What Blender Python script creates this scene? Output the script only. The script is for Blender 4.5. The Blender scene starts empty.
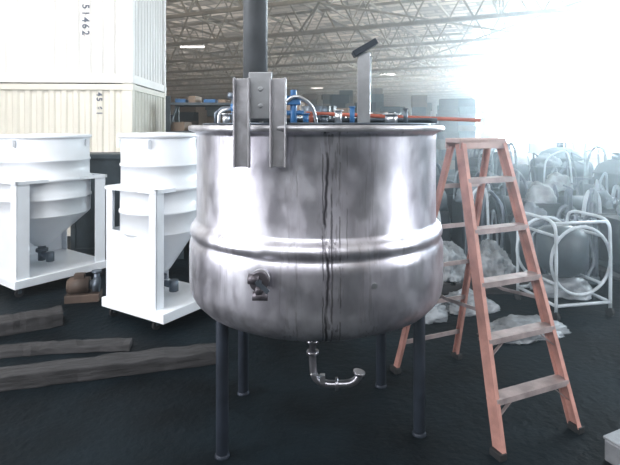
import bpy, bmesh, math, random
from mathutils import Vector, Matrix, noise
R = random.Random(7)
sc = bpy.context.scene
COL = sc.collection
try:
    sc.view_settings.view_transform = 'Standard'
    sc.view_settings.look = 'None'
    sc.view_settings.exposure = .3
except Exception: pass

# ------------------------------------------------------------------ materials
def mat(name, col, rough=.5, metal=0., var=.15, scale=6., bump=0., emis=0., stretch=(1,1,1), col2=None, ecol=None, spec=None):
    m = bpy.data.materials.new(name); m.use_nodes = True
    nt = m.node_tree; b = nt.nodes['Principled BSDF']
    tc = nt.nodes.new('ShaderNodeTexCoord'); mp = nt.nodes.new('ShaderNodeMapping')
    mp.inputs['Scale'].default_value = stretch
    nz = nt.nodes.new('ShaderNodeTexNoise'); nz.inputs['Scale'].default_value = scale
    nz.inputs['Detail'].default_value = 5
    nt.links.new(tc.outputs['Object'], mp.inputs[0]); nt.links.new(mp.outputs[0], nz.inputs['Vector'])
    cr = nt.nodes.new('ShaderNodeValToRGB')
    c2 = col2 if col2 else tuple(c*(1-var*2) for c in col)
    cr.color_ramp.elements[0].position = .35; cr.color_ramp.elements[1].position = .65
    cr.color_ramp.elements[0].color = (*c2, 1); cr.color_ramp.elements[1].color = (*col, 1)
    nt.links.new(nz.outputs['Fac'], cr.inputs[0]); nt.links.new(cr.outputs[0], b.inputs['Base Color'])
    b.inputs['Roughness'].default_value = rough; b.inputs['Metallic'].default_value = metal
    if spec is not None: b.inputs['Specular IOR Level'].default_value = spec
    if bump:
        bp = nt.nodes.new('ShaderNodeBump'); bp.inputs['Strength'].default_value = bump; bp.inputs['Distance'].default_value = .02
        nt.links.new(nz.outputs['Fac'], bp.inputs['Height']); nt.links.new(bp.outputs[0], b.inputs['Normal'])
    if emis:
        b.inputs['Emission Color'].default_value = (*(ecol or col), 1); b.inputs['Emission Strength'].default_value = emis
    return m

WHITE = mat('white_paint', (.84,.88,.93), .35, 0, .04, 3)
CONTW = mat('container_white', (.93,.93,.92), .5, 0, .04, 1.5)
CONTC = mat('container_cream', (.90,.885,.80), .5, 0, .05, 1.5)
INK = mat('dark_ink', (.10,.13,.19), .6, 0, .05)
STEELD = mat('dark_steel', (.03,.04,.06), .5, .3, .2, 8)
STEELM = mat('mid_steel', (.14,.17,.21), .4, .6, .15, 8)
BRACK = mat('bare_bracket_steel', (.60,.60,.64), .42, .7, .2, 9, .2)
DULL = mat('dull_grey_steel', (.35,.37,.40), .5, .5, .2, 9)
STEELL = mat('light_steel', (.72,.74,.78), .3, .9, .1, 10)
CHROME = mat('drain_steel', (.5,.5,.55), .28, .9, .15, 10)
VALVE = mat('dull_valve_metal', (.13,.12,.14), .45, .6, .2, 12)
RAIL = mat('faded_orange_fibreglass', (.62,.32,.27), .5, 0, .17, 9)
ALU = mat('aluminium', (.52,.44,.44), .5, .4, .2, 10)
WOOD = mat('weathered_timber', (.042,.042,.046), .85, 0, .3, 5, .6, stretch=(1,6,6))
WOODB = mat('brown_wood', (.12,.085,.065), .8, 0, .2, 5, .3, stretch=(1,6,6))
CARD = mat('cardboard', (.28,.21,.16), .8, 0, .1, 4)
BLUE = mat('blue_paint', (.03,.16,.40), .4, 0, .1)
ORANGE = mat('rust_orange_paint', (.50,.12,.07), .6, 0, .15)
TRUSS = mat('cream_brown_truss_paint', (.46,.40,.32), .7, 0, .15, 2)
RUBBER = mat('black_rubber', (.02,.02,.022), .7)
PLAST = mat('cloudy_plastic_sheet', (.32,.36,.40), .35, 0, .3, 5, .6)
HOSE = mat('pale_hose', (.28,.34,.39), .5, 0, .25, 5)
GREY = mat('grey_machine_paint', (.065,.09,.11), .5, 0, .2)
TEAL = mat('dull_green_paint', (.07,.115,.135), .5, 0, .2)
PALE = mat('pale_vessel_paint', (.18,.22,.26), .5, 0, .2)
BROWN = mat('brown_pump_paint', (.10,.07,.055), .6, 0, .25)
LAMP = mat('lamp_tube', (1,1,1), .4, 0, 0, emis=3, ecol=(1,1,1))
DARKC=mat('dark_crate_paint',(.02,.03,.04),.6)

def floor_mat():
    m = mat('dark_asphalt', (.006,.012,.017), .6, 0, .3, 1.3, col2=(.001,.0025,.004), spec=.11)
    nt = m.node_tree; b = nt.nodes['Principled BSDF']
    tc = nt.nodes['Texture Coordinate']
    n2 = nt.nodes.new('ShaderNodeTexNoise'); n2.inputs['Scale'].default_value = 16; n2.inputs['Detail'].default_value=10
    nt.links.new(tc.outputs['Object'], n2.inputs['Vector'])
    bp = nt.nodes.new('ShaderNodeBump'); bp.inputs['Strength'].default_value=.9; bp.inputs['Distance'].default_value=.016
    nt.links.new(n2.outputs['Fac'], bp.inputs['Height']); nt.links.new(bp.outputs[0], b.inputs['Normal'])
    return m
FLOOR = floor_mat()

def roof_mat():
    m = mat('glowing_roof_sheet', (.3,.28,.25), .8, 0, .1, .15)  # roof underside glows by itself, standing in for daylight on it
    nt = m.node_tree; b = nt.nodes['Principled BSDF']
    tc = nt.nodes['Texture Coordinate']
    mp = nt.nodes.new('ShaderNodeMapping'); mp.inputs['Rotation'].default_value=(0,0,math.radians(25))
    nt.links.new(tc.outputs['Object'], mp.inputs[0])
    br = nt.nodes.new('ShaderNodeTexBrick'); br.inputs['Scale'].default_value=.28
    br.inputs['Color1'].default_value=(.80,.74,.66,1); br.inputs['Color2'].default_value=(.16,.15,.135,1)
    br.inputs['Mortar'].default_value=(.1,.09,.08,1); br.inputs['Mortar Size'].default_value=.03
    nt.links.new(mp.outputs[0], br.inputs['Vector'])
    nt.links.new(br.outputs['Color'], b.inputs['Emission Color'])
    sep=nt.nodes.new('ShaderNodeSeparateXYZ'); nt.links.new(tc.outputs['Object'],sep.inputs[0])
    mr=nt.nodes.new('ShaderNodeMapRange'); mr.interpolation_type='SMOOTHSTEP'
    mr.inputs[1].default_value=-2; mr.inputs[2].default_value=24; mr.inputs[3].default_value=.65; mr.inputs[4].default_value=1.3  # emission ramps up to the right, painting glare into the roof
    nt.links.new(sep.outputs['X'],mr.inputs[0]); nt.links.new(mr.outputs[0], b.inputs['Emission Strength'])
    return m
ROOF = roof_mat()

def tank_mat():
    m=bpy.data.materials.new('stained_stainless_steel'); m.use_nodes=True
    nt=m.node_tree; N=nt.nodes; L=nt.links; b=N['Principled BSDF']
    tc=N.new('ShaderNodeTexCoord'); sep=N.new('ShaderNodeSeparateXYZ'); L.new(tc.outputs['Object'],sep.inputs[0])
    def math_(op,a,bv=None,c=None):
        n=N.new('ShaderNodeMath'); n.operation=op
        for i,v in enumerate((a,bv,c)):
            if v is None: continue
            if isinstance(v,(int,float)): n.inputs[i].default_value=v
            else: L.new(v,n.inputs[i])
        return n.outputs[0]
    def noise_(scale,stretch,detail=5,off=0):
        mp=N.new('ShaderNodeMapping'); mp.inputs['Scale'].default_value=stretch; mp.inputs['Location'].default_value=(off,off,off)
        L.new(tc.outputs['Object'],mp.inputs[0])
        n=N.new('ShaderNodeTexNoise'); n.inputs['Scale'].default_value=scale; n.inputs['Detail'].default_value=detail
        L.new(mp.outputs[0],n.inputs['Vector']); return n.outputs['Fac']
    def rng(v,a,b_,c=0,d=1):
        s=N.new('ShaderNodeMapRange'); s.interpolation_type='SMOOTHSTEP'; L.new(v,s.inputs[0])
        for i,q in enumerate((a,b_,c,d)): s.inputs[i+1].default_value=q
        return s.outputs[0]
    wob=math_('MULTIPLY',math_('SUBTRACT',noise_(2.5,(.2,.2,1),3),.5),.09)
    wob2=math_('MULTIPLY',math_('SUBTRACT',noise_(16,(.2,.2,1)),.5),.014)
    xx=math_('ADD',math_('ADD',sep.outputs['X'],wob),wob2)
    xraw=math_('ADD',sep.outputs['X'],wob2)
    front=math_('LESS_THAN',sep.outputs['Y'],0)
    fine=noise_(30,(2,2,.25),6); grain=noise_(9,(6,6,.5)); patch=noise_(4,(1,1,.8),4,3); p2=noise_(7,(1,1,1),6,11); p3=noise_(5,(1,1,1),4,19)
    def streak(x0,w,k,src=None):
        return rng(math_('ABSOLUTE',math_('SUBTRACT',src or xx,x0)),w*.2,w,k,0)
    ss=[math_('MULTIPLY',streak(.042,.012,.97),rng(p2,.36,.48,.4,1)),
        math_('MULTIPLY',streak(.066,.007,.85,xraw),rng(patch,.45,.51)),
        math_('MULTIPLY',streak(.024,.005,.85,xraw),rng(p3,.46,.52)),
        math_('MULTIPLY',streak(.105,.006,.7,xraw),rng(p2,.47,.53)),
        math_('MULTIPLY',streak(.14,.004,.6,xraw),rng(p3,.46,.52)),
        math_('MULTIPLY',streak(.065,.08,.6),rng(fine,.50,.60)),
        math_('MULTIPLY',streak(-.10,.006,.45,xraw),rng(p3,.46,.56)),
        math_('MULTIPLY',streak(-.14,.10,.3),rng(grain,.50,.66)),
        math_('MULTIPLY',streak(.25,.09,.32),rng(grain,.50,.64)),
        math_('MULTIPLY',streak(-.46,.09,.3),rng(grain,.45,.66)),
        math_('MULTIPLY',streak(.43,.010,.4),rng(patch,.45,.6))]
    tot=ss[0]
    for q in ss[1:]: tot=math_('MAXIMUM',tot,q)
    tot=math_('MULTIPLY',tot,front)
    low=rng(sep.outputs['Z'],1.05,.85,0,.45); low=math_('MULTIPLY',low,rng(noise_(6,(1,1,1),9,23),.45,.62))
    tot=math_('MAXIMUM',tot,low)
    cr=N.new('ShaderNodeValToRGB'); cr.color_ramp.elements[0].position=.34; cr.color_ramp.elements[1].position=.66
    cr.color_ramp.elements[0].color=(.60,.59,.66,1); cr.color_ramp.elements[1].color=(.82,.83,.89,1)
    L.new(noise_(2.4,(1,1,.8),10),cr.inputs[0])
    mx0=N.new('ShaderNodeMixRGB'); mx0.blend_type='MULTIPLY'; mx0.inputs[0].default_value=.32
    cr2=N.new('ShaderNodeValToRGB'); cr2.color_ramp.elements[0].position=.4; cr2.color_ramp.elements[1].position=.6
    cr2.color_ramp.elements[0].color=(.5,.48,.53,1)
    L.new(noise_(13,(1.4,1.4,.7),10,7),cr2.inputs[0]); L.new(cr.outputs[0],mx0.inputs[1]); L.new(cr2.outputs[0],mx0.inputs[2])
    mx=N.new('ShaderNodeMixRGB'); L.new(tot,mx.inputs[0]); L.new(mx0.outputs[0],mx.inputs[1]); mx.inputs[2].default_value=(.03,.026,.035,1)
    L.new(mx.outputs[0],b.inputs['Base Color'])
    b.inputs['Metallic'].default_value=.9
    rr=rng(noise_(9,(1,1,.7),9,5),.35,.65,.29,.42); rr=math_('MULTIPLY_ADD',tot,.2,rr)
    L.new(rr,b.inputs['Roughness'])
    bp=N.new('ShaderNodeBump'); bp.inputs['Strength'].default_value=.18; bp.inputs['Distance'].default_value=.02
    L.new(noise_(3.2,(1,1,.4),5),bp.inputs['Height']); L.new(bp.outputs[0],b.inputs['Normal'])
    return m
TANK = tank_mat()

# ------------------------------------------------------------------ geometry
class MB:
    def __init__(s): s.bm=bmesh.new()
    def _add(s, vs, fs, M=None, smooth=False):
        bv=[s.bm.verts.new((M@Vector(v)) if M else Vector(v)) for v in vs]
        for f in fs:
            try: 
                face=s.bm.faces.new([bv[i] for i in f]); face.smooth=smooth
            except ValueError: pass
        return bv
    def box(s,c,size,rot=None):
        x,y,z=[d/2 for d in size]
        M=Matrix.Translation(c)
        if rot is not None:
            M=M@(rot if isinstance(rot,Matrix) else Matrix.Rotation(rot,4,'Z'))
        vs=[(-x,-y,-z),(x,-y,-z),(x,y,-z),(-x,y,-z),(-x,-y,z),(x,-y,z),(x,y,z),(-x,y,z)]
        s._add(vs,[(3,2,1,0),(4,5,6,7),(0,1,5,4),(1,2,6,5),(2,3,7,6),(3,0,4,7)],M); return s
    def bar(s,p0,p1,w,h,up=Vector((0,0,1))):
        p0=Vector(p0);p1=Vector(p1);d=(p1-p0);l=d.length;d.normalize()
        if abs(d.dot(up))>.98: up=Vector((0,1,0))
        sx=d.cross(up).normalized(); u=sx.cross(d)
        M=Matrix((( d.x,sx.x,u.x,0),(d.y,sx.y,u.y,0),(d.z,sx.z,u.z,0),(0,0,0,1)))
        return s.box((p0+p1)/2,(l,w,h),M)
    def tube(s,pts,r,seg=12,cap=True):
        pts=[Vector(p) for p in pts]; n=len(pts); rings=[]
        rs=r if isinstance(r,(list,tuple)) else [r]*n
        prev=None
        for i,p in enumerate(pts):
            if i==0:d=pts[1]-p
            elif i==n-1:d=p-pts[-2]
            else:d=(pts[i+1]-p).normalized()+(p-pts[i-1]).normalized()
            if d.length<1e-6: d=prev_d
            d=d.normalized(); prev_d=d
            if prev is None:
                a=Vector((0,0,1)) if abs(d.z)<.9 else Vector((1,0,0)); u=d.cross(a).normalized()
            else: u=(prev-d*prev.dot(d)).normalized()
            prev=u; v=d.cross(u)
            rings.append([s.bm.verts.new(p+(u*math.cos(t)+v*math.sin(t))*rs[i]) for t in [2*math.pi*k/seg for k in range(seg)]])
        for a,b in zip(rings,rings[1:]):
            for k in range(seg):
                f=s.bm.faces.new((a[k],a[(k+1)%seg],b[(k+1)%seg],b[k])); f.smooth=True
        if cap:
            s.bm.faces.new(rings[0][::-1]); s.bm.faces.new(rings[-1])
        return s
    def lathe(s,prof,seg=48,c=(0,0,0),closed=False):
        rings=[]
        for r,z in prof:
            rings.append([s.bm.verts.new((c[0]+r*math.cos(2*math.pi*k/seg),c[1]+r*math.sin(2*math.pi*k/seg),c[2]+z)) for k in range(seg)])
        for a,b in zip(rings,rings[1:]):
            for k in range(seg):
                f=s.bm.faces.new((a[k],a[(k+1)%seg],b[(k+1)%seg],b[k])); f.smooth=True
        if closed:
            s.bm.faces.new(rings[0][::-1]); s.bm.faces.new(rings[-1])
        return s
    def blob(s,c,size,seed,amp=.25,fr=2.,sub=5,fold=.0):
        t=bmesh.new(); bmesh.ops.create_icosphere(t,subdivisions=sub,radius=1)
        t.verts.ensure_lookup_table(); vs=[]
        for v in t.verts:
            p=v.co.copy(); n=noise.noise(p*fr+Vector((seed,seed*2,0)))
            w=Vector((noise.noise(p*2+Vector((seed,0,0))),noise.noise(p*2+Vector((0,seed,0))),0))
            n2=1-2*abs(noise.noise(p*fr*1.8+w*1.5+Vector((0,seed,seed))))
            n3=1-2*abs(noise.noise(p*fr*4+w*2+Vector((seed,1,seed))))
            k=1+amp*n+amp*.45*n2+fold*n3
            q=p*k
            z=q.z if q.z>0 else q.z*.05
            vs.append((c[0]+q.x*size[0],c[1]+q.y*size[1],c[2]+max(z*size[2],0)))
        fs=[[v.index for v in f.verts] for f in t.faces]; t.free()
        s._add(vs,fs,None,True); return s
    def obj(s,name,m,parent=None,label=None,cat=None,bevel=0,loc=None,rot=0,group=None,weld=False):
        bmesh.ops.recalc_face_normals(s.bm,faces=s.bm.faces)
        me=bpy.data.meshes.new(name); s.bm.to_mesh(me); s.bm.free()
        o=bpy.data.objects.new(name,me); COL.objects.link(o); me.materials.append(m)
        if bevel:
            b=o.modifiers.new('bevel','BEVEL'); b.width=bevel; b.segments=2; b.limit_method='ANGLE'; b.angle_limit=math.radians(50)
        if parent: o.parent=parent
        if loc is not None: o.location=loc
        o.rotation_euler[2]=rot
        if label:o['label']=label
        if cat:o['category']=cat
        if group:o['group']=group
        return o
def thing(name,label,cat,loc,rot=0,group=None):
    e=bpy.data.objects.new(name,None); COL.objects.link(e); e.empty_display_size=.1
    e.location=loc; e.rotation_euler[2]=rot; e['label']=label; e['category']=cat
    if group:e['group']=group
    return e
def smooth_path(ctrl,k=8):
    ctrl=[Vector(c) for c in ctrl]; pts=[]
    for i in range(len(ctrl)-1):
        p0=ctrl[max(i-1,0)];p1=ctrl[i];p2=ctrl[i+1];p3=ctrl[min(i+2,len(ctrl)-1)]
        for s in range(k):
            t=s/k; pts.append(.5*((2*p1)+(p2-p0)*t+(2*p0-5*p1+4*p2-p3)*t*t+(3*p1-p0-3*p2+p3)*t**3))
    pts.append(ctrl[-1]); return pts

# ------------------------------------------------------------------ shell
o=MB().box((0,50,-.05),(180,140,.1)).obj('floor',FLOOR); o['kind']='structure'
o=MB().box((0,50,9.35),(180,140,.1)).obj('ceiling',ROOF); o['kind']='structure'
WALLM=mat('far_wall_sheet',(.5,.42,.34),.8,0,.1,.3)
o=MB().box((-10,114,4.65),(160,.3,9.3)).obj('wall_back',WALLM); o['kind']='structure'
xs=[12.4,13.8,15.4,17.6,34]; em=[2,6,18,58]  # panel glow stepped up to the right, painting the glare's soft edge
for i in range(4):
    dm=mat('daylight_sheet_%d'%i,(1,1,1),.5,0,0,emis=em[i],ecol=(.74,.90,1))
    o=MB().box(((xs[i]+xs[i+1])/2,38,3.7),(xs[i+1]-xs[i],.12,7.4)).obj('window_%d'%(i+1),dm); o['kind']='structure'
gab=mat('glowing_gable_sheet',(.9,.92,.95),.5,0,0,emis=1.6,ecol=(.85,.94,1))  # gable given its own glow, a dimmer step above the bright panels
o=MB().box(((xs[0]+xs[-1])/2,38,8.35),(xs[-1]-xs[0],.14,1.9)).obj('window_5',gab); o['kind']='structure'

phi=math.radians(-25); U=Vector((math.cos(phi),math.sin(phi),0)); V=Vector((-math.sin(phi),math.cos(phi),0))
def truss(v0,name):
    mb=MB(); zt=9.12; zb=6.6; a,b=-60,60; base=V*v0
    mb.bar(base+U*a+Vector((0,0,zt)),base+U*b+Vector((0,0,zt)),.13,.16)
    mb.bar(base+U*a+Vector((0,0,zb)),base+U*b+Vector((0,0,zb)),.13,.15)
    n=44; st=(b-a)/n
    for i in range(n):
        p=base+U*(a+i*st)
        m=p+U*st*.5
        mb.bar(p+Vector((0,0,zb)),m+Vector((0,0,zt)),.065,.075)
        mb.bar(m+Vector((0,0,zt)),p+U*st+Vector((0,0,zb)),.065,.075)
    return mb.obj(name,TRUSS,label='long cream brown steel lattice truss carrying the roof sheets',cat='roof truss',group='roof trusses')
v=17
while v<118:
    truss(v,'roof_truss'); v+=5.8
for i in range(34):
    u=-58+i*3.5
    mb=MB()
    mb.bar(U*u+V*15+Vector((0,0,8.95)),U*u+V*120+Vector((0,0,8.95)),.08,.15)
    if i%2==0:
        mb.bar(U*u+V*15+Vector((0,0,7.4)),U*u+V*120+Vector((0,0,7.4)),.08,.10)
        k=15
        while k<118:
            mb.bar(U*u+V*k+Vector((0,0,7.4)),U*u+V*(k+1.6)+Vector((0,0,8.95)),.05,.06)
            mb.bar(U*u+V*(k+1.6)+Vector((0,0,8.95)),U*u+V*(k+3.2)+Vector((0,0,7.4)),.05,.06); k+=3.2
    mb.obj('roof_purlin',TRUSS,label='cream brown steel roof purlin spanning between the trusses',cat='roof beam',group='roof purlins')
for i in range(10):
    for sgn in (-1,1):
        c0=V*(18)+U*(-56+i*12); c1=c0+V*90+U*(sgn*60)
        MB().bar(c0+Vector((0,0,6.74)),c1+Vector((0,0,6.74)),.07,.08).obj('roof_brace',TRUSS,label='thin diagonal steel brace across the roof trusses',cat='roof brace',group='roof braces')
for (x,y) in [(-8,34),(8,52),(1,70)]:
    E=thing('strip_lamp','white fluorescent strip lamp hung under the roof trusses','ceiling lamp',(x,y,7.3),0,'roof strip lamps')
    MB().box((0,0,0),(1.6,.2,.10)).obj('lamp_body',LAMP,E)
    for s_ in (-.7,.7): MB().tube([(s_,0,.05),(s_,0,2.0)],.015,6).obj('hanger_rod',STEELM,E)

# ------------------------------------------------------------------ tank
T=thing('mixing_tank','large round stained stainless steel mixing tank standing on dark legs','tank',(.037,3.11,0))
prof=[(.001,.70),(.3,.715),(.52,.75),(.64,.79),(.70,.82),(.738,.86),(.758,.90),(.766,.95),(.766,1.15),(.763,1.18),(.755,1.20),(.750,1.212),(.754,1.224),(.761,1.238),(.761,1.255),(.755,1.272),(.743,1.288),(.730,1.302),(.724,1.32),(.724,1.80),(.728,1.815),
 (.755,1.825),(.765,1.835),(.765,1.85),(.755,1.86),(.72,1.86),(.71,1.85),(.71,1.2),(.71,.95),(.6,.85),(.001,.75)]
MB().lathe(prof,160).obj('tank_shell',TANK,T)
MB().lathe([(.766,1.828),(.772,1.835),(.772,1.85),(.766,1.858)],96).obj('rim',BRACK,T)
for i,(x,y) in enumerate([(-.53,-.30),(.62,-.10),(.47,.46),(-.50,.36)]):
    mb=MB(); mb.tube([(x,y,.02),(x,y,.97)],.036,16); mb.box((x,y,.92),(.12,.10,.2)); mb.tube([(x,y,.0),(x,y,.02)],[.044,.038],16)
    mb.obj('leg',STEELD,T,bevel=.004)
X0=-.32
MB().tube([(X0,-.52,1.88),(X0,-.52,4.2)],.063,24).obj('mast_pipe',mat('grey_pipe_paint',(.16,.175,.19),.5,.2,.15),T)
for sx in (-1,1):
    mb=MB(); cx=-.272+sx*.085
    mb.box((cx,-.742,1.87),(.075,.010,.42)); mb.box((cx-.034,-.765,1.87),(.009,.05,.42)); mb.box((cx+.034,-.765,1.87),(.009,.05,.42))
    mb.obj('bracket_channel',BRACK,T,bevel=.003,label='bare worn steel channel')
MB().box((-.272,-.738,2.0),(.11,.012,.22)).box((-.272,-.64,1.93),(.10,.18,.03)).tube([(-.272,-.744,2.03),(-.272,-.752,2.03)],.012,6).tube([(-.272,-.744,1.95),(-.272,-.752,1.95)],.012,6).obj('bracket_plate',STEELL,T,bevel=.003)
MB().box((-.29,-.57,2.02),(.20,.04,.05)).obj('pipe_clamp',STEELD,T,bevel=.004)
mb=MB(); mb.box((.20,-.05,1.883),(.98,.26,.02)); mb.box((.20,-.17,1.888),(1.02,.02,.03)); mb.box((.20,.08,1.888),(1.02,.02,.03)); mb.obj('bridge',STEELM,T,bevel=.004)
MB().lathe([(.001,1.862),(.69,1.862),(.69,1.872),(.001,1.872)],64).obj('lid',STEELM,T)
mb=MB(); mb.tube([(-.06,-.22,1.93),(.98,-.12,1.890)],.011,12); mb.tube([(.30,-.185,1.87),(.30,-.185,1.915)],.012,8); mb.tube([(-.03,-.215,1.87),(-.03,-.215,1.93)],.012,8); mb.obj('red_bar',ORANGE,T,label='long thin orange red bar')
mb=MB(); mb.box((.27,-.25,2.07),(.072,.03,.42)); mb.box((.24,-.235,2.07),(.008,.05,.42)); mb.obj('upright_bar',STEELL,T,bevel=.003,label='bright flat steel upright')
mb=MB(); mb.box((.275,-.25,2.30),(.15,.10,.035),Matrix.Rotation(math.radians(-30),4,'Y')); mb.tube([(.31,-.23,2.26),(.30,-.23,1.9)],.009,8); mb.obj('tilted_cap',STEELD,T,bevel=.004)
mb=MB(); mb.tube([(-.13,-.28,1.87),(-.13,-.28,1.98)],.02,16); mb.box((-.13,-.28,2.0),(.08,.06,.05)); mb.tube([(-.13,-.28,2.02),(-.13,-.28,2.06)],.018,12)
mb.tube([(-.19,-.28,1.93),(-.07,-.28,1.93)],.014,12); mb.obj('actuator',BLUE,T,bevel=.004,label='small blue actuator')
mb=MB(); mb.tube([(-.44,-.3,1.87),(-.44,-.3,1.97)],.016,12); mb.tube([(-.48,-.3,1.96),(-.40,-.3,1.96)],.022,12); mb.obj('blue_fitting',BLUE,T,label='small blue pipe fitting')
mb=MB(); mb.tube([(-.60,-.1,1.87),(-.60,-.1,1.93),(-.56,-.1,1.96),(-.4,-.1,1.96),(-.36,-.1,1.93),(-.36,-.1,1.87)],.016,12); mb.tube([(-.5,-.1,1.87),(-.5,-.1,2.04)],.012); mb.tube([(-.53,-.1,2.04),(-.47,-.1,2.04)],.02,10); mb.obj('pipework',STEELM,T)
mb=MB(); mb.tube(smooth_path([(-.20,-.3,1.87),(-.20,-.3,1.95),(-.12,-.32,2.02),(-.03,-.3,1.97),(0,-.28,1.87)]),.010,10); mb.obj('bent_pipe',STEELL,T)
mb=MB(); mb.tube(smooth_path([(-.55,-.3,1.87),(-.54,-.3,1.93),(-.48,-.28,1.95),(-.44,-.2,1.90),(-.42,-.1,1.87)]),.009,10); mb.obj('bent_pipe',STEELL,T)
mb=MB(); mb.tube([(-.02,0,1.87),(-.02,0,1.98)],.06,24); mb.tube([(-.09,.02,1.95),(.07,.02,1.95)],.03,16); mb.obj('gearbox',STEELM,T)
for (x,y,r_,h_,mm) in [(.42,-.3,.035,.05,STEELL),(.56,-.05,.03,.04,STEELM),(.12,-.34,.02,.07,STEELL),(-.06,-.4,.015,.05,BLUE),(-.5,-.35,.02,.05,STEELL),(-.38,-.2,.03,.09,STEELM),(.2,-.3,.014,.09,BLUE),(.5,-.3,.012,.08,STEELM),(.04,-.38,.02,.04,STEELM)]:
    MB().tube([(x,y,1.868),(x,y,1.868+h_)],r_,16).tube([(x,y,1.868+h_),(x,y,1.875+h_)],r_*1.4,16).obj('lid_port',mm,T)
N=MB(); a=Vector((-.262,-.69,1.135))
N.tube([a,a+Vector((-.010,-.09,0))],.027,20); N.tube([a+Vector((-.006,-.045,0)),a+Vector((-.009,-.07,0))],.044,20); N.obj('nozzle',BRACK,T)
q=a+Vector((-.010,-.09,0))
N=MB(); N.tube([q,q+Vector((0,-.03,0))],.044,20); N.tube([q+Vector((-.05,-.015,.012)),q+Vector((0,-.02,.01))],.024,14); N.tube([q+Vector((0,-.01,-.02)),q+Vector((0,-.02,-.06))],.024,14); N.tube([q+Vector((-.03,-.02,-.065)),q+Vector((.04,-.02,-.065))],.022,14); N.obj('valve_body',VALVE,T)
N=MB(); N.tube([q+Vector((0,-.025,0)),q+Vector((0,-.05,0))],.014,12); N.bar(q+Vector((-.01,-.048,.01)),q+Vector((.045,-.048,-.04)),.01,.02); N.obj('valve_handle',STEELM,T)
MB().tube([(.27,-.70,1.09),(.272,-.722,1.09)],.014,16).obj('plug',STEELL,T)
N=MB(); N.tube([(-.02,0,.72),(-.02,0,.44)],.022,16); N.tube([(-.02,0,.53),(-.02,0,.51)],.040,20); N.tube([(-.02,0,.46),(-.02,0,.44)],.038,20)
N.tube(smooth_path([(-.02,0,.45),(-.02,0,.38),(-.005,-.01,.30),(.06,-.02,.265),(.14,-.02,.262),(.21,-.02,.268),(.26,-.02,.30),(.268,-.02,.34)]),.023,16); N.tube([(.12,-.02,.263),(.135,-.02,.263)],.038,20); N.tube([(.265,-.02,.325),(.268,-.02,.34)],.038,20)
N.obj('drain_pipe',CHROME,T)
N=MB(); N.box((.04,-.05,.31),(.03,.03,.05)); N.bar((.04,-.06,.33),(-.03,-.12,.37),.015,.01); N.obj('drain_valve_handle',STEELL,T)

# ------------------------------------------------------------------ ladder
La=thing('step_ladder','faded orange fibreglass folding step ladder with aluminium steps, standing open','ladder',(1.124,3.41,0),math.atan2(.25,.57))
H=1.76
for sx in (-1,1):
    mb=MB(); up=Vector((1,0,0))
    f0=Vector((sx*.31,-.53,.03)); f1=Vector((sx*.185,-.06,H-.02))
    mb.bar(f0,f1,.075,.006,Vector((1,0,0)))
    mb.bar(f0+Vector((-sx*.012,-.036,0)),f1+Vector((-sx*.012,-.036,0)),.006,.026,up)
    mb.bar(f0+Vector((-sx*.012,.036,0)),f1+Vector((-sx*.012,.036,0)),.006,.026,up)
    mb.obj('front_rail',RAIL,La)
    mb=MB(); r0=Vector((sx*.29,.53,.03)); r1=Vector((sx*.17,.05,H-.04))
    mb.bar(r0,r1,.045,.006,up); mb.bar(r0+Vector((-sx*.01,.022,0)),r1+Vector((-sx*.01,.022,0)),.006,.022,up); mb.bar(r0+Vector((-sx*.01,-.022,0)),r1+Vector((-sx*.01,-.022,0)),.006,.022,up)
    mb.obj('rear_rail',RAIL,La)
    for p in (f0,r0):
        MB().box((p.x,p.y,.02),(.05,.085,.04)).obj('foot',RUBBER,La,bevel=.005)
    mb=MB(); t=.42; pf=f0.lerp(f1,t); pr=r0.lerp(r1,t); mid=(pf+pr)/2+Vector((0,0,-.03))
    mb.bar(pf,mid,.004,.022); mb.bar(mid,pr,.004,.022); mb.obj('spreader',ALU,La)
for k in range(5):
    z=.305*(k+1)-.01; t=(z-.03)/(H-.05); y=-.53+.47*t; w=.31-.125*t
    mb=MB(); mb.box((0,y,z),(2*w-.01,.085,.006)); mb.box((0,y-.042,z-.014),(2*w-.01,.005,.032)); mb.box((0,y+.042,z-.014),(2*w-.01,.005,.032))
    if k in(0,1): 
        for s in(-1,1): mb.bar((s*(w-.13),y-.03,z-.02),(s*w,y-.03,z-.12),.02,.004)
    mb.obj('step',ALU,La)
for k in range(5):
    z=.3*(k+1)-.06; t=(z-.03)/(H-.07); y=.53-.48*t; w=.29-.12*t
    MB().box((0,y,z),(2*w,.012,.03)).obj('rear_brace',ALU,La)
mb=MB(); mb.box((0,-.01,H),(.40,.15,.03)); mb.box((0,-.08,H-.025),(.40,.01,.06)); mb.box((0,.06,H-.025),(.40,.01,.06)); mb.obj('top_cap',mat('faded_pink_plastic',(.68,.50,.47),.5),La,bevel=.008)

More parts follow.
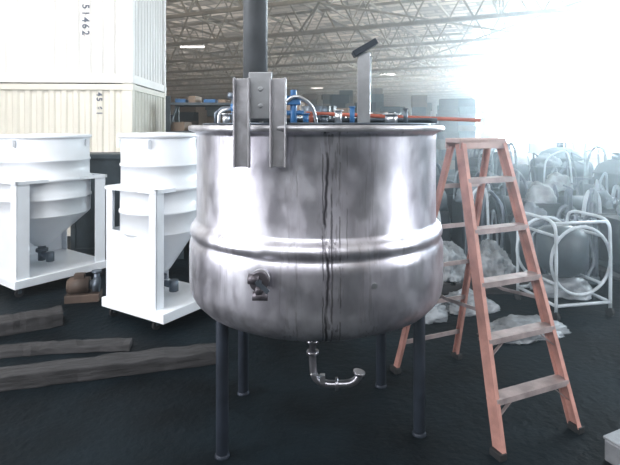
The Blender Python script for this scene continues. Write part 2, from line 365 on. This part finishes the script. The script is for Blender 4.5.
# ------------------------------------------------------------------ hopper units
def hopper(name,label,loc,rot,half,r,h,ext=0):
    E=thing(name,label,'hopper',loc,rot,'white hopper units')
    mb=MB()
    mb.box((ext/2,0,.15),(2*half+.06+ext,2*half+.06,.09))
    for y in(-half*.5,half*.5): mb.box((0,y,.10),(2*half-.1,.06,.03))
    mb.obj('base_frame',WHITE,E,bevel=.006)
    zd=h*.47; zt=h*.70
    for sx in(-1,1):
        for sy in(-1,1):
            x=sx*(half-.05);y=sy*(half-.05)
            MB().tube([(x-.012,y,.045),(x+.012,y,.045)],.045,20).obj('caster_wheel',RUBBER,E)
            mb=MB(); mb.box((x,y,.095),(.06,.05,.01)); mb.box((x-.02,y,.07),(.004,.04,.06)); mb.box((x+.02,y,.07),(.004,.04,.06)); mb.obj('caster_fork',STEELM,E)
            w=half*.26
            mb=MB()
            for dx,dy in((1,0),(0,1)):
                cx=sx*half; cy=sy*half
                pts=[(0,.19),(w,.19),(w,zt),(0,zt)]
                vs=[(cx-sx*dx*p,cy-sy*dy*p,z) for p,z in pts]
                off=Vector((dy*sx*.004,dx*sy*.004,0))
                vs2=[tuple(Vector(q)-off*2) for q in vs]
                n=len(vs); fs=[tuple(range(n)),tuple(range(n,2*n))[::-1]]+[(i,(i+1)%n,(i+1)%n+n,i+n) for i in range(n)]
                mb._add(vs+vs2,fs)
            mb.obj('corner_panel',WHITE,E)
    t=.006; zp=h*.48
    MB().box((0,-half+.004,(zp+.19)/2),(2*half-.02,t,zp-.19)).obj('side_panel',WHITE,E,bevel=.002)
    MB().box((-half+.004,0,(zp+.19)/2),(t,2*half-.02,zp-.19)).obj('side_panel',WHITE,E,bevel=.002)
    mb=MB()
    for a in range(4):
        M=Matrix.Rotation(a*math.pi/2,4,'Z'); mb.box(M@Vector((0,-half,zt+.01)),(2*half+.03 if a%2==0 else .03,.03 if a%2==0 else 2*half+.03,.035))
    for sx in(-1,1):
        for sy in(-1,1): mb._add([(sx*half,sy*half,zt),(sx*(half*.45),sy*half,zt),(sx*half,sy*half*.45,zt)],[(0,1,2)])
    mb.obj('shelf_ring',WHITE,E)
    def band(z,e=.012): return [(r,h*z-.016),(r+e,h*z-.011),(r+e,h*z+.011),(r,h*z+.016)]
    ru=r*.98
    pr=[(r,zd)]+band(.58)+[(r,h*.69),(r+.02,h*.695),(r+.02,h*.715),(ru,h*.72),(ru,h*.83-.014),(ru+.01,h*.83-.01),(ru+.01,h*.83+.01),(ru,h*.83+.014),(ru,h-.03)]
    MB().lathe(pr,64).obj('drum_body',WHITE,E)
    MB().lathe([(ru,h-.045),(ru+.026,h-.04),(ru+.026,h-.005),(ru,h),(.001,h+.012)],64).obj('lid',WHITE,E)
    MB().lathe([(r,zd),(r*.95,zd-.03),(.11,h*.25),(.08,h*.235),(.001,h*.235)],64).obj('cone',WHITE,E)
    mb=MB(); mb.tube([(0,0,h*.24),(0,0,h*.13)],.045,20); mb.tube([(0,0,h*.21),(0,0,h*.19)],.07,20); mb.tube([(0,0,h*.17),(.2,0,h*.17)],.03,16); mb.tube([(.2,0,h*.14),(.2,0,h*.20)],.045,16); mb.obj('outlet_valve',STEELM,E)
    for a in (0.6,2.2,3.9,5.3):
        MB().box(((ru+.02)*math.cos(a),(ru+.02)*math.sin(a),h*.945),(.03,.03,.08)).obj('clamp',WHITE,E)
    return E
hopper('hopper_unit','white drum hopper in a square caster frame beside the steel tank',(-1.50,4.99,0),math.atan2(-.53,.85),.355,.372,1.79,ext=.10)
hopper('hopper_unit','wide white drum hopper in a panelled frame with a bottom valve',(-3.27,6.10,0),math.radians(-36),.52,.545,1.76)

P=thing('pump','small dirty brown electric pump on a low skid','pump',(-2.42,5.35,0),.2)
MB().box((0,0,.04),(.34,.2,.08)).obj('skid',BROWN,P,bevel=.005)
MB().tube([(-.14,0,.16),(.06,0,.16)],.085,24).tube([(-.16,0,.16),(-.14,0,.16)],.07,24).box((-.04,0,.26),(.1,.08,.05)).obj('motor',BROWN,P)
MB().tube([(.06,0,.16),(.1,0,.16)],.05,20).tube([(.1,0,.16),(.16,0,.16)],.08,24).tube([(.13,0,.16),(.13,0,.30)],.03,14).tube([(.13,0,.29),(.13,0,.31)],.05,14).obj('pump_head',STEELM,P)

# ------------------------------------------------------------------ containers
def container(label,z,m,loc,rot,txts):
    C=thing('shipping_container',label,'shipping container',(loc[0],loc[1],z),rot,'stacked shipping containers')
    Lc,W,Hc=6.06,2.44,2.59
    def corr(length,axis,inset,name):
        mb=MB(); pts=[]; x=.12; 
        while x<length-.12:
            for dx,dd in ((0,0),(.07,0),(.10,.03),(.17,.03)): pts.append((x+dx,dd))
            x+=.20
        vs=[];fs=[]
        for p,d in pts:
            if axis=='x': vs+= [(-p,inset+d,.14),(-p,inset+d,Hc-.1)]
            else: vs+= [(-inset-d,p,.14),(-inset-d,p,Hc-.1)]
        for i in range(len(pts)-1): fs.append((2*i,2*i+2,2*i+3,2*i+1))
        mb._add(vs,fs); mb.obj(name,m,C)
    corr(Lc,'x',.03,'side_wall'); corr(W,'y',.03,'end_wall')
    mb=MB()
    for x in(-.07,-Lc+.07):
        for y in(.07,W-.07): mb.box((x,y,Hc/2),(.14,.14,Hc-.24))
    for z0,hh in((.08,.15),(Hc-.06,.1)):
        mb.box((-Lc/2,.04,z0),(Lc-.28,.07,hh)); mb.box((-Lc/2,W-.04,z0),(Lc-.28,.07,hh))
        mb.box((-.04,W/2,z0),(.07,W-.28,hh)); mb.box((-Lc+.04,W/2,z0),(.07,W-.28,hh))
    mb.obj('frame',m,C,bevel=.006)
    MB().box((-Lc/2,W/2,Hc-.03),(Lc-.1,W-.1,.03)).box((-Lc/2,W/2,.12),(Lc-.1,W-.1,.03)).obj('roof_and_floor_panel',m,C)
    MB().box((-Lc/2,W-.06,Hc/2),(Lc-.2,.03,Hc-.2)).box((-Lc+.06,W/2,Hc/2),(.03,W-.2,Hc-.2)).obj('rear_wall',m,C)
    for x in(-.08,-Lc+.08):
        for y in (.08,W-.08):
            for zz in(.06,Hc-.06):
                MB().box((x,y,zz),(.178,.178,.118)).obj('corner_casting',m,C,bevel=.01)
    for t,x,zz,s in txts:
        cu=bpy.data.curves.new('t','FONT'); cu.body=t; cu.size=s; cu.extrude=.004; cu.space_character=1.35; cu.offset=.003
        to=bpy.data.objects.new('t',cu); COL.objects.link(to)
        bpy.context.view_layer.update()
        dg=bpy.context.evaluated_depsgraph_get()
        me=bpy.data.meshes.new_from_object(to.evaluated_get(dg)); bpy.data.objects.remove(to)
        o=bpy.data.objects.new('marking',me); COL.objects.link(o); me.materials.clear(); me.materials.append(INK)
        o.parent=C; o.location=(x,.022,zz); o.rotation_euler=(math.radians(90),math.radians(90),0)
        o['label']='dark painted container number'
crot=math.radians(3)
container('cream corrugated shipping container at the bottom of a stack',0,CONTC,(-3.02,8.5),crot,[('45 61',-.60,2.44,.13)])
container('white corrugated shipping container stacked on a cream one',2.595,CONTW,(-3.02,8.5),crot,[('51462',-.84,1.34,.165)])

# ------------------------------------------------------------------ timbers
def timber(p0,p1,w,h,label,name='timber_beam',z=0,m=WOOD,bend=0.):
    p0=Vector((p0[0],p0[1],0)); p1=Vector((p1[0],p1[1],0)); d=p1-p0; l=d.length; n=24
    mb=MB(); vs=[];fs=[]
    for i in range(n+1):
        t=i/n-.5; x=t*l; yb=bend*(4*t*t-1)*-1
        j=lambda:R.uniform(-.008,.008)
        vs+=[(x,yb-w/2+j(),z),(x,yb+w/2+j(),z),(x,yb+w/2-.01+j(),z+h+j()),(x,yb-w/2+.01+j(),z+h+j())]
    for i in range(n):
        a=4*i
        for k in range(4): fs.append((a+k,a+(k+1)%4,a+4+(k+1)%4,a+4+k))
    fs+=[(3,2,1,0),(4*n,4*n+1,4*n+2,4*n+3)]
    mb._add(vs,fs)
    return mb.obj(name,m,label=label,cat='timber',loc=((p0+p1)/2),rot=math.atan2(d.y,d.x),group='loose timbers',bevel=.008)
timber((-2.7,3.43),(-.72,4.0),.20,.10,'long weathered grey timber beam lying on the dark floor')
timber((-2.9,3.95),(-1.50,4.2),.17,.05,'shorter weathered timber beam lying on the floor',bend=.05)
timber((-3.4,4.15),(-2.35,4.75),.24,.12,'heavy dark timber lying near the wide white hopper')
timber((2.45,3.75),(3.1,4.7),.16,.10,'dark timber beam lying on the floor among pallets')
timber((2.85,3.8),(3.6,4.9),.14,.10,'dark timber beam lying on the floor among pallets')

# ------------------------------------------------------------------ pallets, crates, barrels, sacks
def pallet(loc,rot,label,m=WOODB,z=0):
    E=thing('pallet',label,'pallet',(loc[0],loc[1],z),rot,'wooden pallets')
    mb=MB()
    for y in(-.45,0,.45): mb.box((0,y,.06),(1.2,.09,.09))
    mb.obj('stringers',m,E)
    for k in range(7): 
        MB().box((-.55+k*.183,0,.117),(.12,1.0,.022)).obj('deck_board',m,E)
    return E
pallet((4.1,6.05),.05,'dark wooden pallet lying on the floor',WOOD)
pallet((1.85,5.98),.0,'wooden pallet loaded with pale wrapped bundles',WOOD)
pallet((5.35,7.25),-.1,'dark wooden pallet under crates',WOOD)
def crate(loc,size,rot,m,label,name='crate',z=0):
    E=thing(name,label,'crate',(loc[0],loc[1],z),rot)
    sx,sy,sz=size
    MB().box((0,0,sz/2),(sx-.04,sy-.04,sz-.02)).obj('panel_body',m,E)
    mb=MB()
    for x in(-1,1):
        for y in(-1,1): mb.box((x*(sx/2-.03),y*(sy/2-.03),sz/2),(.07,.07,sz))
    for zz in(.035,sz-.035):
        for y in(-1,1): mb.box((0,y*(sy/2-.015),zz),(sx,.04,.07))
        for x in(-1,1): mb.box((x*(sx/2-.015),0,zz),(.04,sy,.07))
    mb.obj('edge_battens',m,E,bevel=.004)
    return E
def carton(loc,size,rot,z,m=CARD,label='brown cardboard carton on a storage rack',grp='cartons on the racks'):
    sx,sy,sz=size
    return MB().box((0,0,sz/2),(sx,sy,sz)).box((0,0,sz+.002),(sx*.98,.05,.004)).box((0,-sy/2-.001,sz*.85),(.05,.004,sz*.3)).obj('carton',m,label=label,cat='box',loc=(loc[0],loc[1],z),rot=rot,group=grp)
crate((5.35,7.25),(1.1,.9,.70),-.1,DARKC,'dark painted crate on a pallet beside stored machinery',z=.13)
crate((6.7,8.5),(1.2,1.0,1.1),.1,DARKC,'large dark crate standing on the floor')
crate((4.1,6.05),(.9,.7,.62),.1,DARKC,'dark crate standing on a wooden pallet',z=.13)
crate((-1.5,7.9),(.8,.8,.9),.2,DARKC,'dark crate behind the white hoppers')
crate((-3.12,7.65),(.8,.6,1.45),.05,GREY,'tall grey crate seen between the white hoppers')
crate((-2.2,7.2),(.7,.6,.9),.3,GREY,'grey crate behind the white hoppers')
crate((-.8,6.4),(.8,.7,.8),.2,DARKC,'dark crate behind the steel tank')
def wrapped(loc,size,rot,label):
    E=thing('wrapped_pallet_load',label,'pallet load',(loc[0],loc[1],0),rot)
    MB().box((0,0,.06),(size[0],size[1],.12)).obj('pallet_base',WOODB,E)
    b=MB(); b.box((0,0,size[2]/2+.12),size); bmesh.ops.subdivide_edges(b.bm,edges=b.bm.edges[:],cuts=8,use_grid_fill=True)
    for v in b.bm.verts: v.co+=Vector((noise.noise(v.co*3),noise.noise(v.co*3+Vector((5,0,0))),noise.noise(v.co*2.)))*.03
    for v in b.bm.verts: v.co.z=max(v.co.z,.122)
    for f in b.bm.faces:f.smooth=True
    b.obj('plastic_wrap',WHITE,E)
wrapped((8.4,13.4),(1.5,1.3,1.0),.1,'pallet load wrapped in white plastic')
wrapped((6.6,14.8),(1.3,1.2,.9),0,'low pallet load wrapped in white plastic')
wrapped((8.3,16.6),(1.5,1.3,1.2),.2,'pallet load wrapped in white plastic')
wrapped((9.9,15.3),(1.4,1.3,1.1),.1,'pallet load wrapped in white plastic')
def barrel(loc,r,h,m,label,z=0):
    MB().lathe([(.001,0),(r,0),(r,.02),(r*.98,.03),(r*.98,h*.32),(r*1.02,h*.34),(r*.98,h*.36),(r*.98,h*.64),(r*1.02,h*.66),(r*.98,h*.68),(r*.98,h-.03),(r*1.01,h-.02),(r*1.01,h),(r*.96,h),(r*.95,h-.02),(.001,h-.02)],40).obj('drum_barrel',m,label=label,cat='barrel',loc=(loc[0],loc[1],z))
barrel((1.0,8.1),.29,.9,GREY,'grey steel barrel among stored machinery')
barrel((0,5.6),.28,.88,GREY,'grey barrel behind the steel tank')
barrel((6.3,7.5),.29,.88,DARKC,'dark barrel beside a crate')
def sack(c,size,seed,m,label,name='plastic_sheet_heap',cat='plastic sheeting',amp=.35,z=0,rot=0):
    return MB().blob((0,0,0),size,seed,amp,1.8,5,.15).obj(name,m,label=label,cat=cat,loc=(c[0],c[1],z),rot=rot)
sack((1.90,4.50),(.34,.18,.10),3,PLAST,'flat crumpled cloudy plastic sheeting lying on the floor',rot=.3)
sack((.98,4.95),(.30,.20,.14),8,PLAST,'crumpled cloudy plastic sheeting heaped behind the ladder',rot=-.2)
sack((1.60,5.1),(.22,.16,.14),12,PLAST,'small crumpled heap of cloudy plastic sheeting')
sack((1.57,5.98),(.22,.34,.28),17,PLAST,'pale wrapped bundle lying on a pallet','bulk_bag','bag',z=.13)
sack((2.15,5.98),(.2,.34,.26),19,PLAST,'pale wrapped bundle lying on a pallet','bulk_bag','bag',z=.13)
sack((4.1,6.05),(.3,.24,.18),21,PALE,'pale crumpled bundle on top of a dark crate','bulk_bag','bag',z=.76)
sack((.35,4.8),(.22,.18,.10),25,PLAST,'small heap of cloudy plastic sheeting')
sack((5.25,7.2),(.34,.26,.24),27,PALE,'pale crumpled bundle on top of a dark crate','bulk_bag','bag',z=.84)

HOOP=mat('white_tube_paint',(.55,.62,.68),.4,0,.15)
E=thing('hoop_cart','white tubular cart with round hoops cradling a small vessel','cart',(2.58,5.12,0),.2)
for y in (-.27,.27):
    MB().tube([(.33*math.cos(k*math.pi/16),y,.55+.33*math.sin(k*math.pi/16)) for k in range(33)],.016,10).obj('hoop',HOOP,E)
mb=MB()
for a in (45,135,225,315):
    x,z=.33*math.cos(math.radians(a)),.55+.33*math.sin(math.radians(a)); mb.tube([(x,-.27,z),(x,.27,z)],.015,10)
for x in(-.3,.3):
    mb.tube(smooth_path([(x,-.30,.08),(x,-.30,.7),(x,-.26,.92),(x,0,.95),(x,.26,.92),(x,.30,.7),(x,.30,.08)],5),.016,10)
for y in(-.30,.30): mb.tube([(-.3,y,.14),(.3,y,.14)],.016,10); 
for x in(-.3,.3): mb.tube([(x,-.3,.14),(x,.3,.14)],.016,10)
mb.tube([(-.3,-.26,.92),(.3,-.26,.92)],.015,10); mb.obj('tube_frame',HOOP,E)
MB().lathe([(.001,.30),(.05,.30),(.24,.43),(.24,.76),(.16,.82),(.001,.84)],36).obj('vessel',GREY,E)
MB().blob((0,0,.16),(.24,.2,.14),51,.35,1.8,4,.15).obj('dust_sheet',PLAST,E)
for x in(-.3,.3):
    for y in(-.30,.30): MB().tube([(x-.015,y,.045),(x+.015,y,.045)],.045,16).obj('caster_wheel',RUBBER,E)

def vessel(loc,r,h,m,label):
    E=thing('process_vessel',label,'vessel',(loc[0],loc[1],0),R.uniform(0,3))
    MB().lathe([(.001,.35),(r*.4,.36),(r,.55),(r,h*.75),(r*1.08,h*.76),(r*1.08,h*.79),(r,h*.80),(r*.85,h*.88),(r*.4,h*.95),(.001,h*.97)],40).obj('vessel_body',m,E)
    for k in range(3):
        a=k*2.094; MB().tube([(r*.9*math.cos(a),r*.9*math.sin(a),0),(r*.9*math.cos(a),r*.9*math.sin(a),.65)],.03,12).obj('leg',STEELM,E)
    MB().tube([(0,0,h*.95),(0,0,h*1.05)],.08,20).tube([(0,0,h*1.04),(0,0,h*1.06)],.12,20).obj('top_port',STEELM,E)
    MB().tube(smooth_path([(r*.5,0,h*.9),(r*.6,0,h*1.1),(r*1.0,0,h*1.12),(r*1.35,0,h*.9),(r*1.35,0,.4)]),.025,12).obj('side_pipe',HOSE,E)
    return E
def tangle(loc,rot,w,h,seed,label,n=9,m=HOSE,dp=.7):
    rr=random.Random(seed); k_=dp/.7
    E=thing('pipework_skid',label,'machine',(loc[0],loc[1],0),rot)
    hm=rr.choice([GREY,DARKC,TEAL,DARKC]); hs=h/1.25
    MB().box((0,0,.05),(w,dp,.1)).box((-w*.27,.05*k_,.1+.38*hs),(w*.44,.5*k_,.76*hs)).box((w*.25,.05*k_,.1+.29*hs),(w*.44,.45*k_,.58*hs)).obj('housing',hm,E,bevel=.02)
    MB().tube([(w*.06,0,.1+.70*hs),(w*.44,0,.1+.70*hs)],.15*hs,24).obj('motor',GREY,E)
    MB().blob((-w*.27,.05*k_,.1+.76*hs),(w*.2,.2*k_,.2),seed+40,.4,1.8,4,.15).obj('dust_sheet',rr.choice([PLAST,PALE,GREY]),E)
    mb=MB()
    for _ in range(6):
        a=Vector((rr.uniform(-w*.45,w*.45),rr.uniform(-.32,.3)*k_,.1)); b=Vector((a.x+rr.uniform(-.2,.2)*w,a.y*.6,rr.uniform(h*.6,h*.9)))
        b.x=max(-w*.48,min(w*.48,b.x)); mb.bar(a,b,.03,.03)
        c=b+Vector((rr.uniform(-.3,.3)*w,rr.uniform(-.1,.1)*k_,rr.uniform(-.25,.05))); c.x=max(-w*.5,min(w*.5,c.x)); mb.bar(b,c,.025,.025)
    mb.obj('bar_frame',rr.choice([STEELM,GREY]),E)
    for k in range(n):
        x,y=rr.uniform(-w*.46,w*.46),rr.choice([-.33,-.31,.3])*k_; hh=rr.uniform(h*.5,h); dx=rr.uniform(-.45,.45)*w
        cl=lambda q:max(-w*.48,min(w*.48,q))
        ctrl=[Vector((x,y,.1)),Vector((x,y,hh*.6)),Vector((cl(x+dx*.2),y,hh)),Vector((cl(x+dx*.8),y*.8,hh*rr.uniform(.85,1.0))),Vector((cl(x+dx),y,hh*rr.uniform(.4,.7))),Vector((cl(x+dx*rr.uniform(.6,1.3)),y,.1))]
        MB().tube(smooth_path(ctrl,6),rr.choice([.012,.018,.026]),10).obj('bent_tube',[m,STEELM,HOOP,PALE][k%4],E)
    return E
tangle((1.50,7.05),0,.9,1.25,1,'machine skid with bent pale tubes behind the ladder',8)
tangle((2.50,7.05),0,.85,1.15,12,'machine skid with a dust sheet and bent tubes',8)
tangle((3.50,7.05),0,.85,1.15,2,'machine skid with bent pale tubes around a motor',8)
tangle((2.98,6.15),0,.85,.9,31,'low machine skid with bent pale tubes beside a hoop cart',8,dp=.6)
tangle((1.95,8.3),0,1.0,1.4,3,'long skid crowded with pale curved tubing',8)
tangle((3.2,8.3),0,1.1,1.25,14,'long skid crowded with bent tubes and bars',8)
tangle((4.5,8.5),0,1.0,1.15,15,'machine skid crowded with bent tubes and bars',8)
tangle((4.32,7.2),0,.6,1.0,33,'small machine skid with bent tubes beside a dark crate',6)
vessel((5.7,9.3),.36,1.3,DARKC,'dark round process vessel with a side pipe')
tangle((3.7,9.9),0,1.3,1.5,5,'long skid with looping pale pipes beside a rack',8)
tangle((5.4,10.7),0,1.3,1.5,6,'tall machine skid with looping pale pipes',8)
tangle((4.2,12.0),0,1.3,1.7,7,'tall machine skid with looping pale pipes',8)
tangle((7.1,10.6),0,1.4,1.3,18,'machine skid with bent tubes beside a crate',8)
vessel((6.2,12.4),.5,1.4,TEAL,'large dull green process vessel with a side pipe')
tangle((.5,6.7),0,.8,1.2,9,'dark machine skid behind the steel tank',5)

# racks
def rack(loc,rot,length,h,levels,m_up,m_beam,label,depth=.9,bh=.11):
    E=thing('pallet_rack',label,'storage rack',(loc[0],loc[1],0),rot)
    n=max(1,round(length/2.7)); 
    for i in range(n+1):
        x=i*length/n; mb=MB()
        for y in(0,depth): mb.box((x,y,h/2),(.08,.07,h)); mb.box((x,y,.01),(.14,.12,.02))
        k=.3
        while k<h-.5: mb.bar((x,0,k),(x,depth,k+.5),.03,.03); k+=.5
        mb.obj('upright_frame',m_up,E)
    for z in levels:
        for y in(-.02,depth+.02): MB().box((length/2,y,z),(length,.05,bh)).obj('beam',m_beam,E)
        MB().box((length/2,depth/2,z+bh/2-.015),(length,depth,.02)).obj('shelf_deck',WOODB,E)
    return E
LB={CARD:'brown cardboard carton on a storage rack',WHITE:'white carton on a storage rack',GREY:'grey carton on a storage rack',BLUE:'blue plastic bin on a storage rack',TEAL:'dull green carton on a storage rack',DARKC:'dark bin on a storage rack',WOODB:'brown wooden box on a storage rack'}
def loadrack(loc,rot,length,z,depth,n,sizes,mats,bh=.11):
    c,s=math.cos(rot),math.sin(rot); x=.1
    for i in range(n):
        w=R.uniform(*sizes); hh=R.uniform(sizes[0]*.5,sizes[1]*.85)
        if x+w>length-.1: break
        lx=x+w/2; ly=depth*.45
        m=R.choice(mats); 
        carton((loc[0]+lx*c-ly*s,loc[1]+lx*s+ly*c),(w,depth*.6,hh),rot+R.uniform(-.15,.15),z+bh/2-.003,m,LB[m])
        x+=w+R.uniform(.06,.2)
r1=((-.25,7.6),math.radians(66))
rack(r1[0],r1[1],11,2.1,(.9,1.98),GREY,GREY,'long grey storage rack behind the steel tank',.8,.07)
loadrack(r1[0],r1[1],11,.9,.8,14,(.3,.7),[GREY,CARD,TEAL,DARKC],.07)
loadrack(r1[0],r1[1],11,1.98,.8,26,(.12,.32),[CARD,CARD,WOODB,DARKC,GREY],.07)
r2=((-2.75,9.7),.05)
rack(r2[0],r2[1],1.9,2.45,(.9,1.75,2.3),GREY,GREY,'grey storage rack beside the shipping containers',.8,.05)
for z in (.9,1.75,2.3): loadrack(r2[0],r2[1],1.9,z,.8,14,(.08,.24),[GREY,WHITE,BLUE,CARD,DARKC],.05)
def pile(x,y,h,w):
    z=0
    while z<h:
        hh=R.uniform(.25,.55); m=R.choice([CARD,WOODB,WOODB,DARKC,DARKC,CARD,GREY]); ww=w*R.uniform(.6,.88)
        nm={CARD:'brown carton in an untidy floor stack',WOODB:'brown wooden box in an untidy floor stack',GREY:'grey box in an untidy floor stack',DARKC:'dark box in an untidy floor stack'}[m]
        carton((x+R.uniform(-.05,.05),y+R.uniform(-.05,.05)),(ww,ww*R.uniform(.6,.8),hh),R.uniform(-.25,.25),z,m,nm,'boxes in floor stacks')
        z+=hh+.004
for i in range(6): pile(-6.4+i*1.2,22+R.uniform(-1,1),R.uniform(2.0,3.0),R.uniform(.9,1.1))
for i in range(6): pile(1.3+i*1.2,22.5+R.uniform(-1,1),R.uniform(2.3,3.2),R.uniform(.9,1.1))
for i in range(6): pile(4.2+i*1.4,31+R.uniform(-1,1),R.uniform(3.0,4.0),R.uniform(1.1,1.3))
for i in range(8): pile(-6+i*1.5,40+R.uniform(-1,1),R.uniform(3.6,4.8),R.uniform(1.2,1.5))

E=thing('steel_box','low dull grey steel box standing on the floor','metal box',(1.86,2.72,0),.45)
MB().box((0,0,.06),(.36,.3,.12)).obj('box_body',DULL,E,bevel=.008)
MB().box((0,0,.128),(.37,.31,.014)).obj('box_lid',DULL,E,bevel=.004)

# ------------------------------------------------------------------ light and dusty air
w=bpy.data.worlds.new('World'); sc.world=w; w.use_nodes=True
nt=w.node_tree
nt.nodes['Background'].inputs[0].default_value=(.86,.93,1,1)
nt.nodes['Background'].inputs[1].default_value=1.1
vs=nt.nodes.new('ShaderNodeVolumeScatter'); vs.inputs['Density'].default_value=.0150; vs.inputs['Anisotropy'].default_value=.83
vs.inputs['Color'].default_value=(.78,.91,1,1)
nt.links.new(vs.outputs[0],nt.nodes['World Output'].inputs['Volume'])
def area(loc,target,size,power,col=(1,1,1)):
    l=bpy.data.lights.new('added_light','AREA'); l.shape='RECTANGLE'; l.size=size[0]; l.size_y=size[1]; l.energy=power; l.color=col
    o=bpy.data.objects.new('added_light',l); COL.objects.link(o); o.location=loc
    o.rotation_euler=(Vector(target)-Vector(loc)).to_track_quat('-Z','Y').to_euler(); return o
area((10,9,5.5),(1,5,.8),(5,5),600,(.70,.88,1))  # lamp added on the window side to backlight the ladder and floor
area((-5.5,1.2,2.6),(0,3,1.3),(1.8,4.2),330,(.95,.96,1))  # unseen lamp added for the bright band on the tank's left
area((5.5,1.6,3.0),(0,3,1.5),(1.2,3.6),150,(.90,.94,1))  # unseen lamp added for the bright band on the tank's right
area((-3,-6,8.3),(-2,6,1),(12,6),1200,(.94,.97,1))  # unseen fill lamp added high behind the camera
area((-5.5,3.5,7.8),(-5,9,3.2),(3,2),330,(1,.99,.97))  # unseen lamp added to brighten the containers

cam=bpy.data.cameras.new('cam'); co=bpy.data.objects.new('camera',cam); COL.objects.link(co)
co.location=(0,0,1.85); co.rotation_euler=(math.radians(90),0,0)
cam.sensor_width=36; cam.lens=36*500/620; cam.shift_y=-(232.5-127)/620; cam.clip_end=400
sc.camera=co
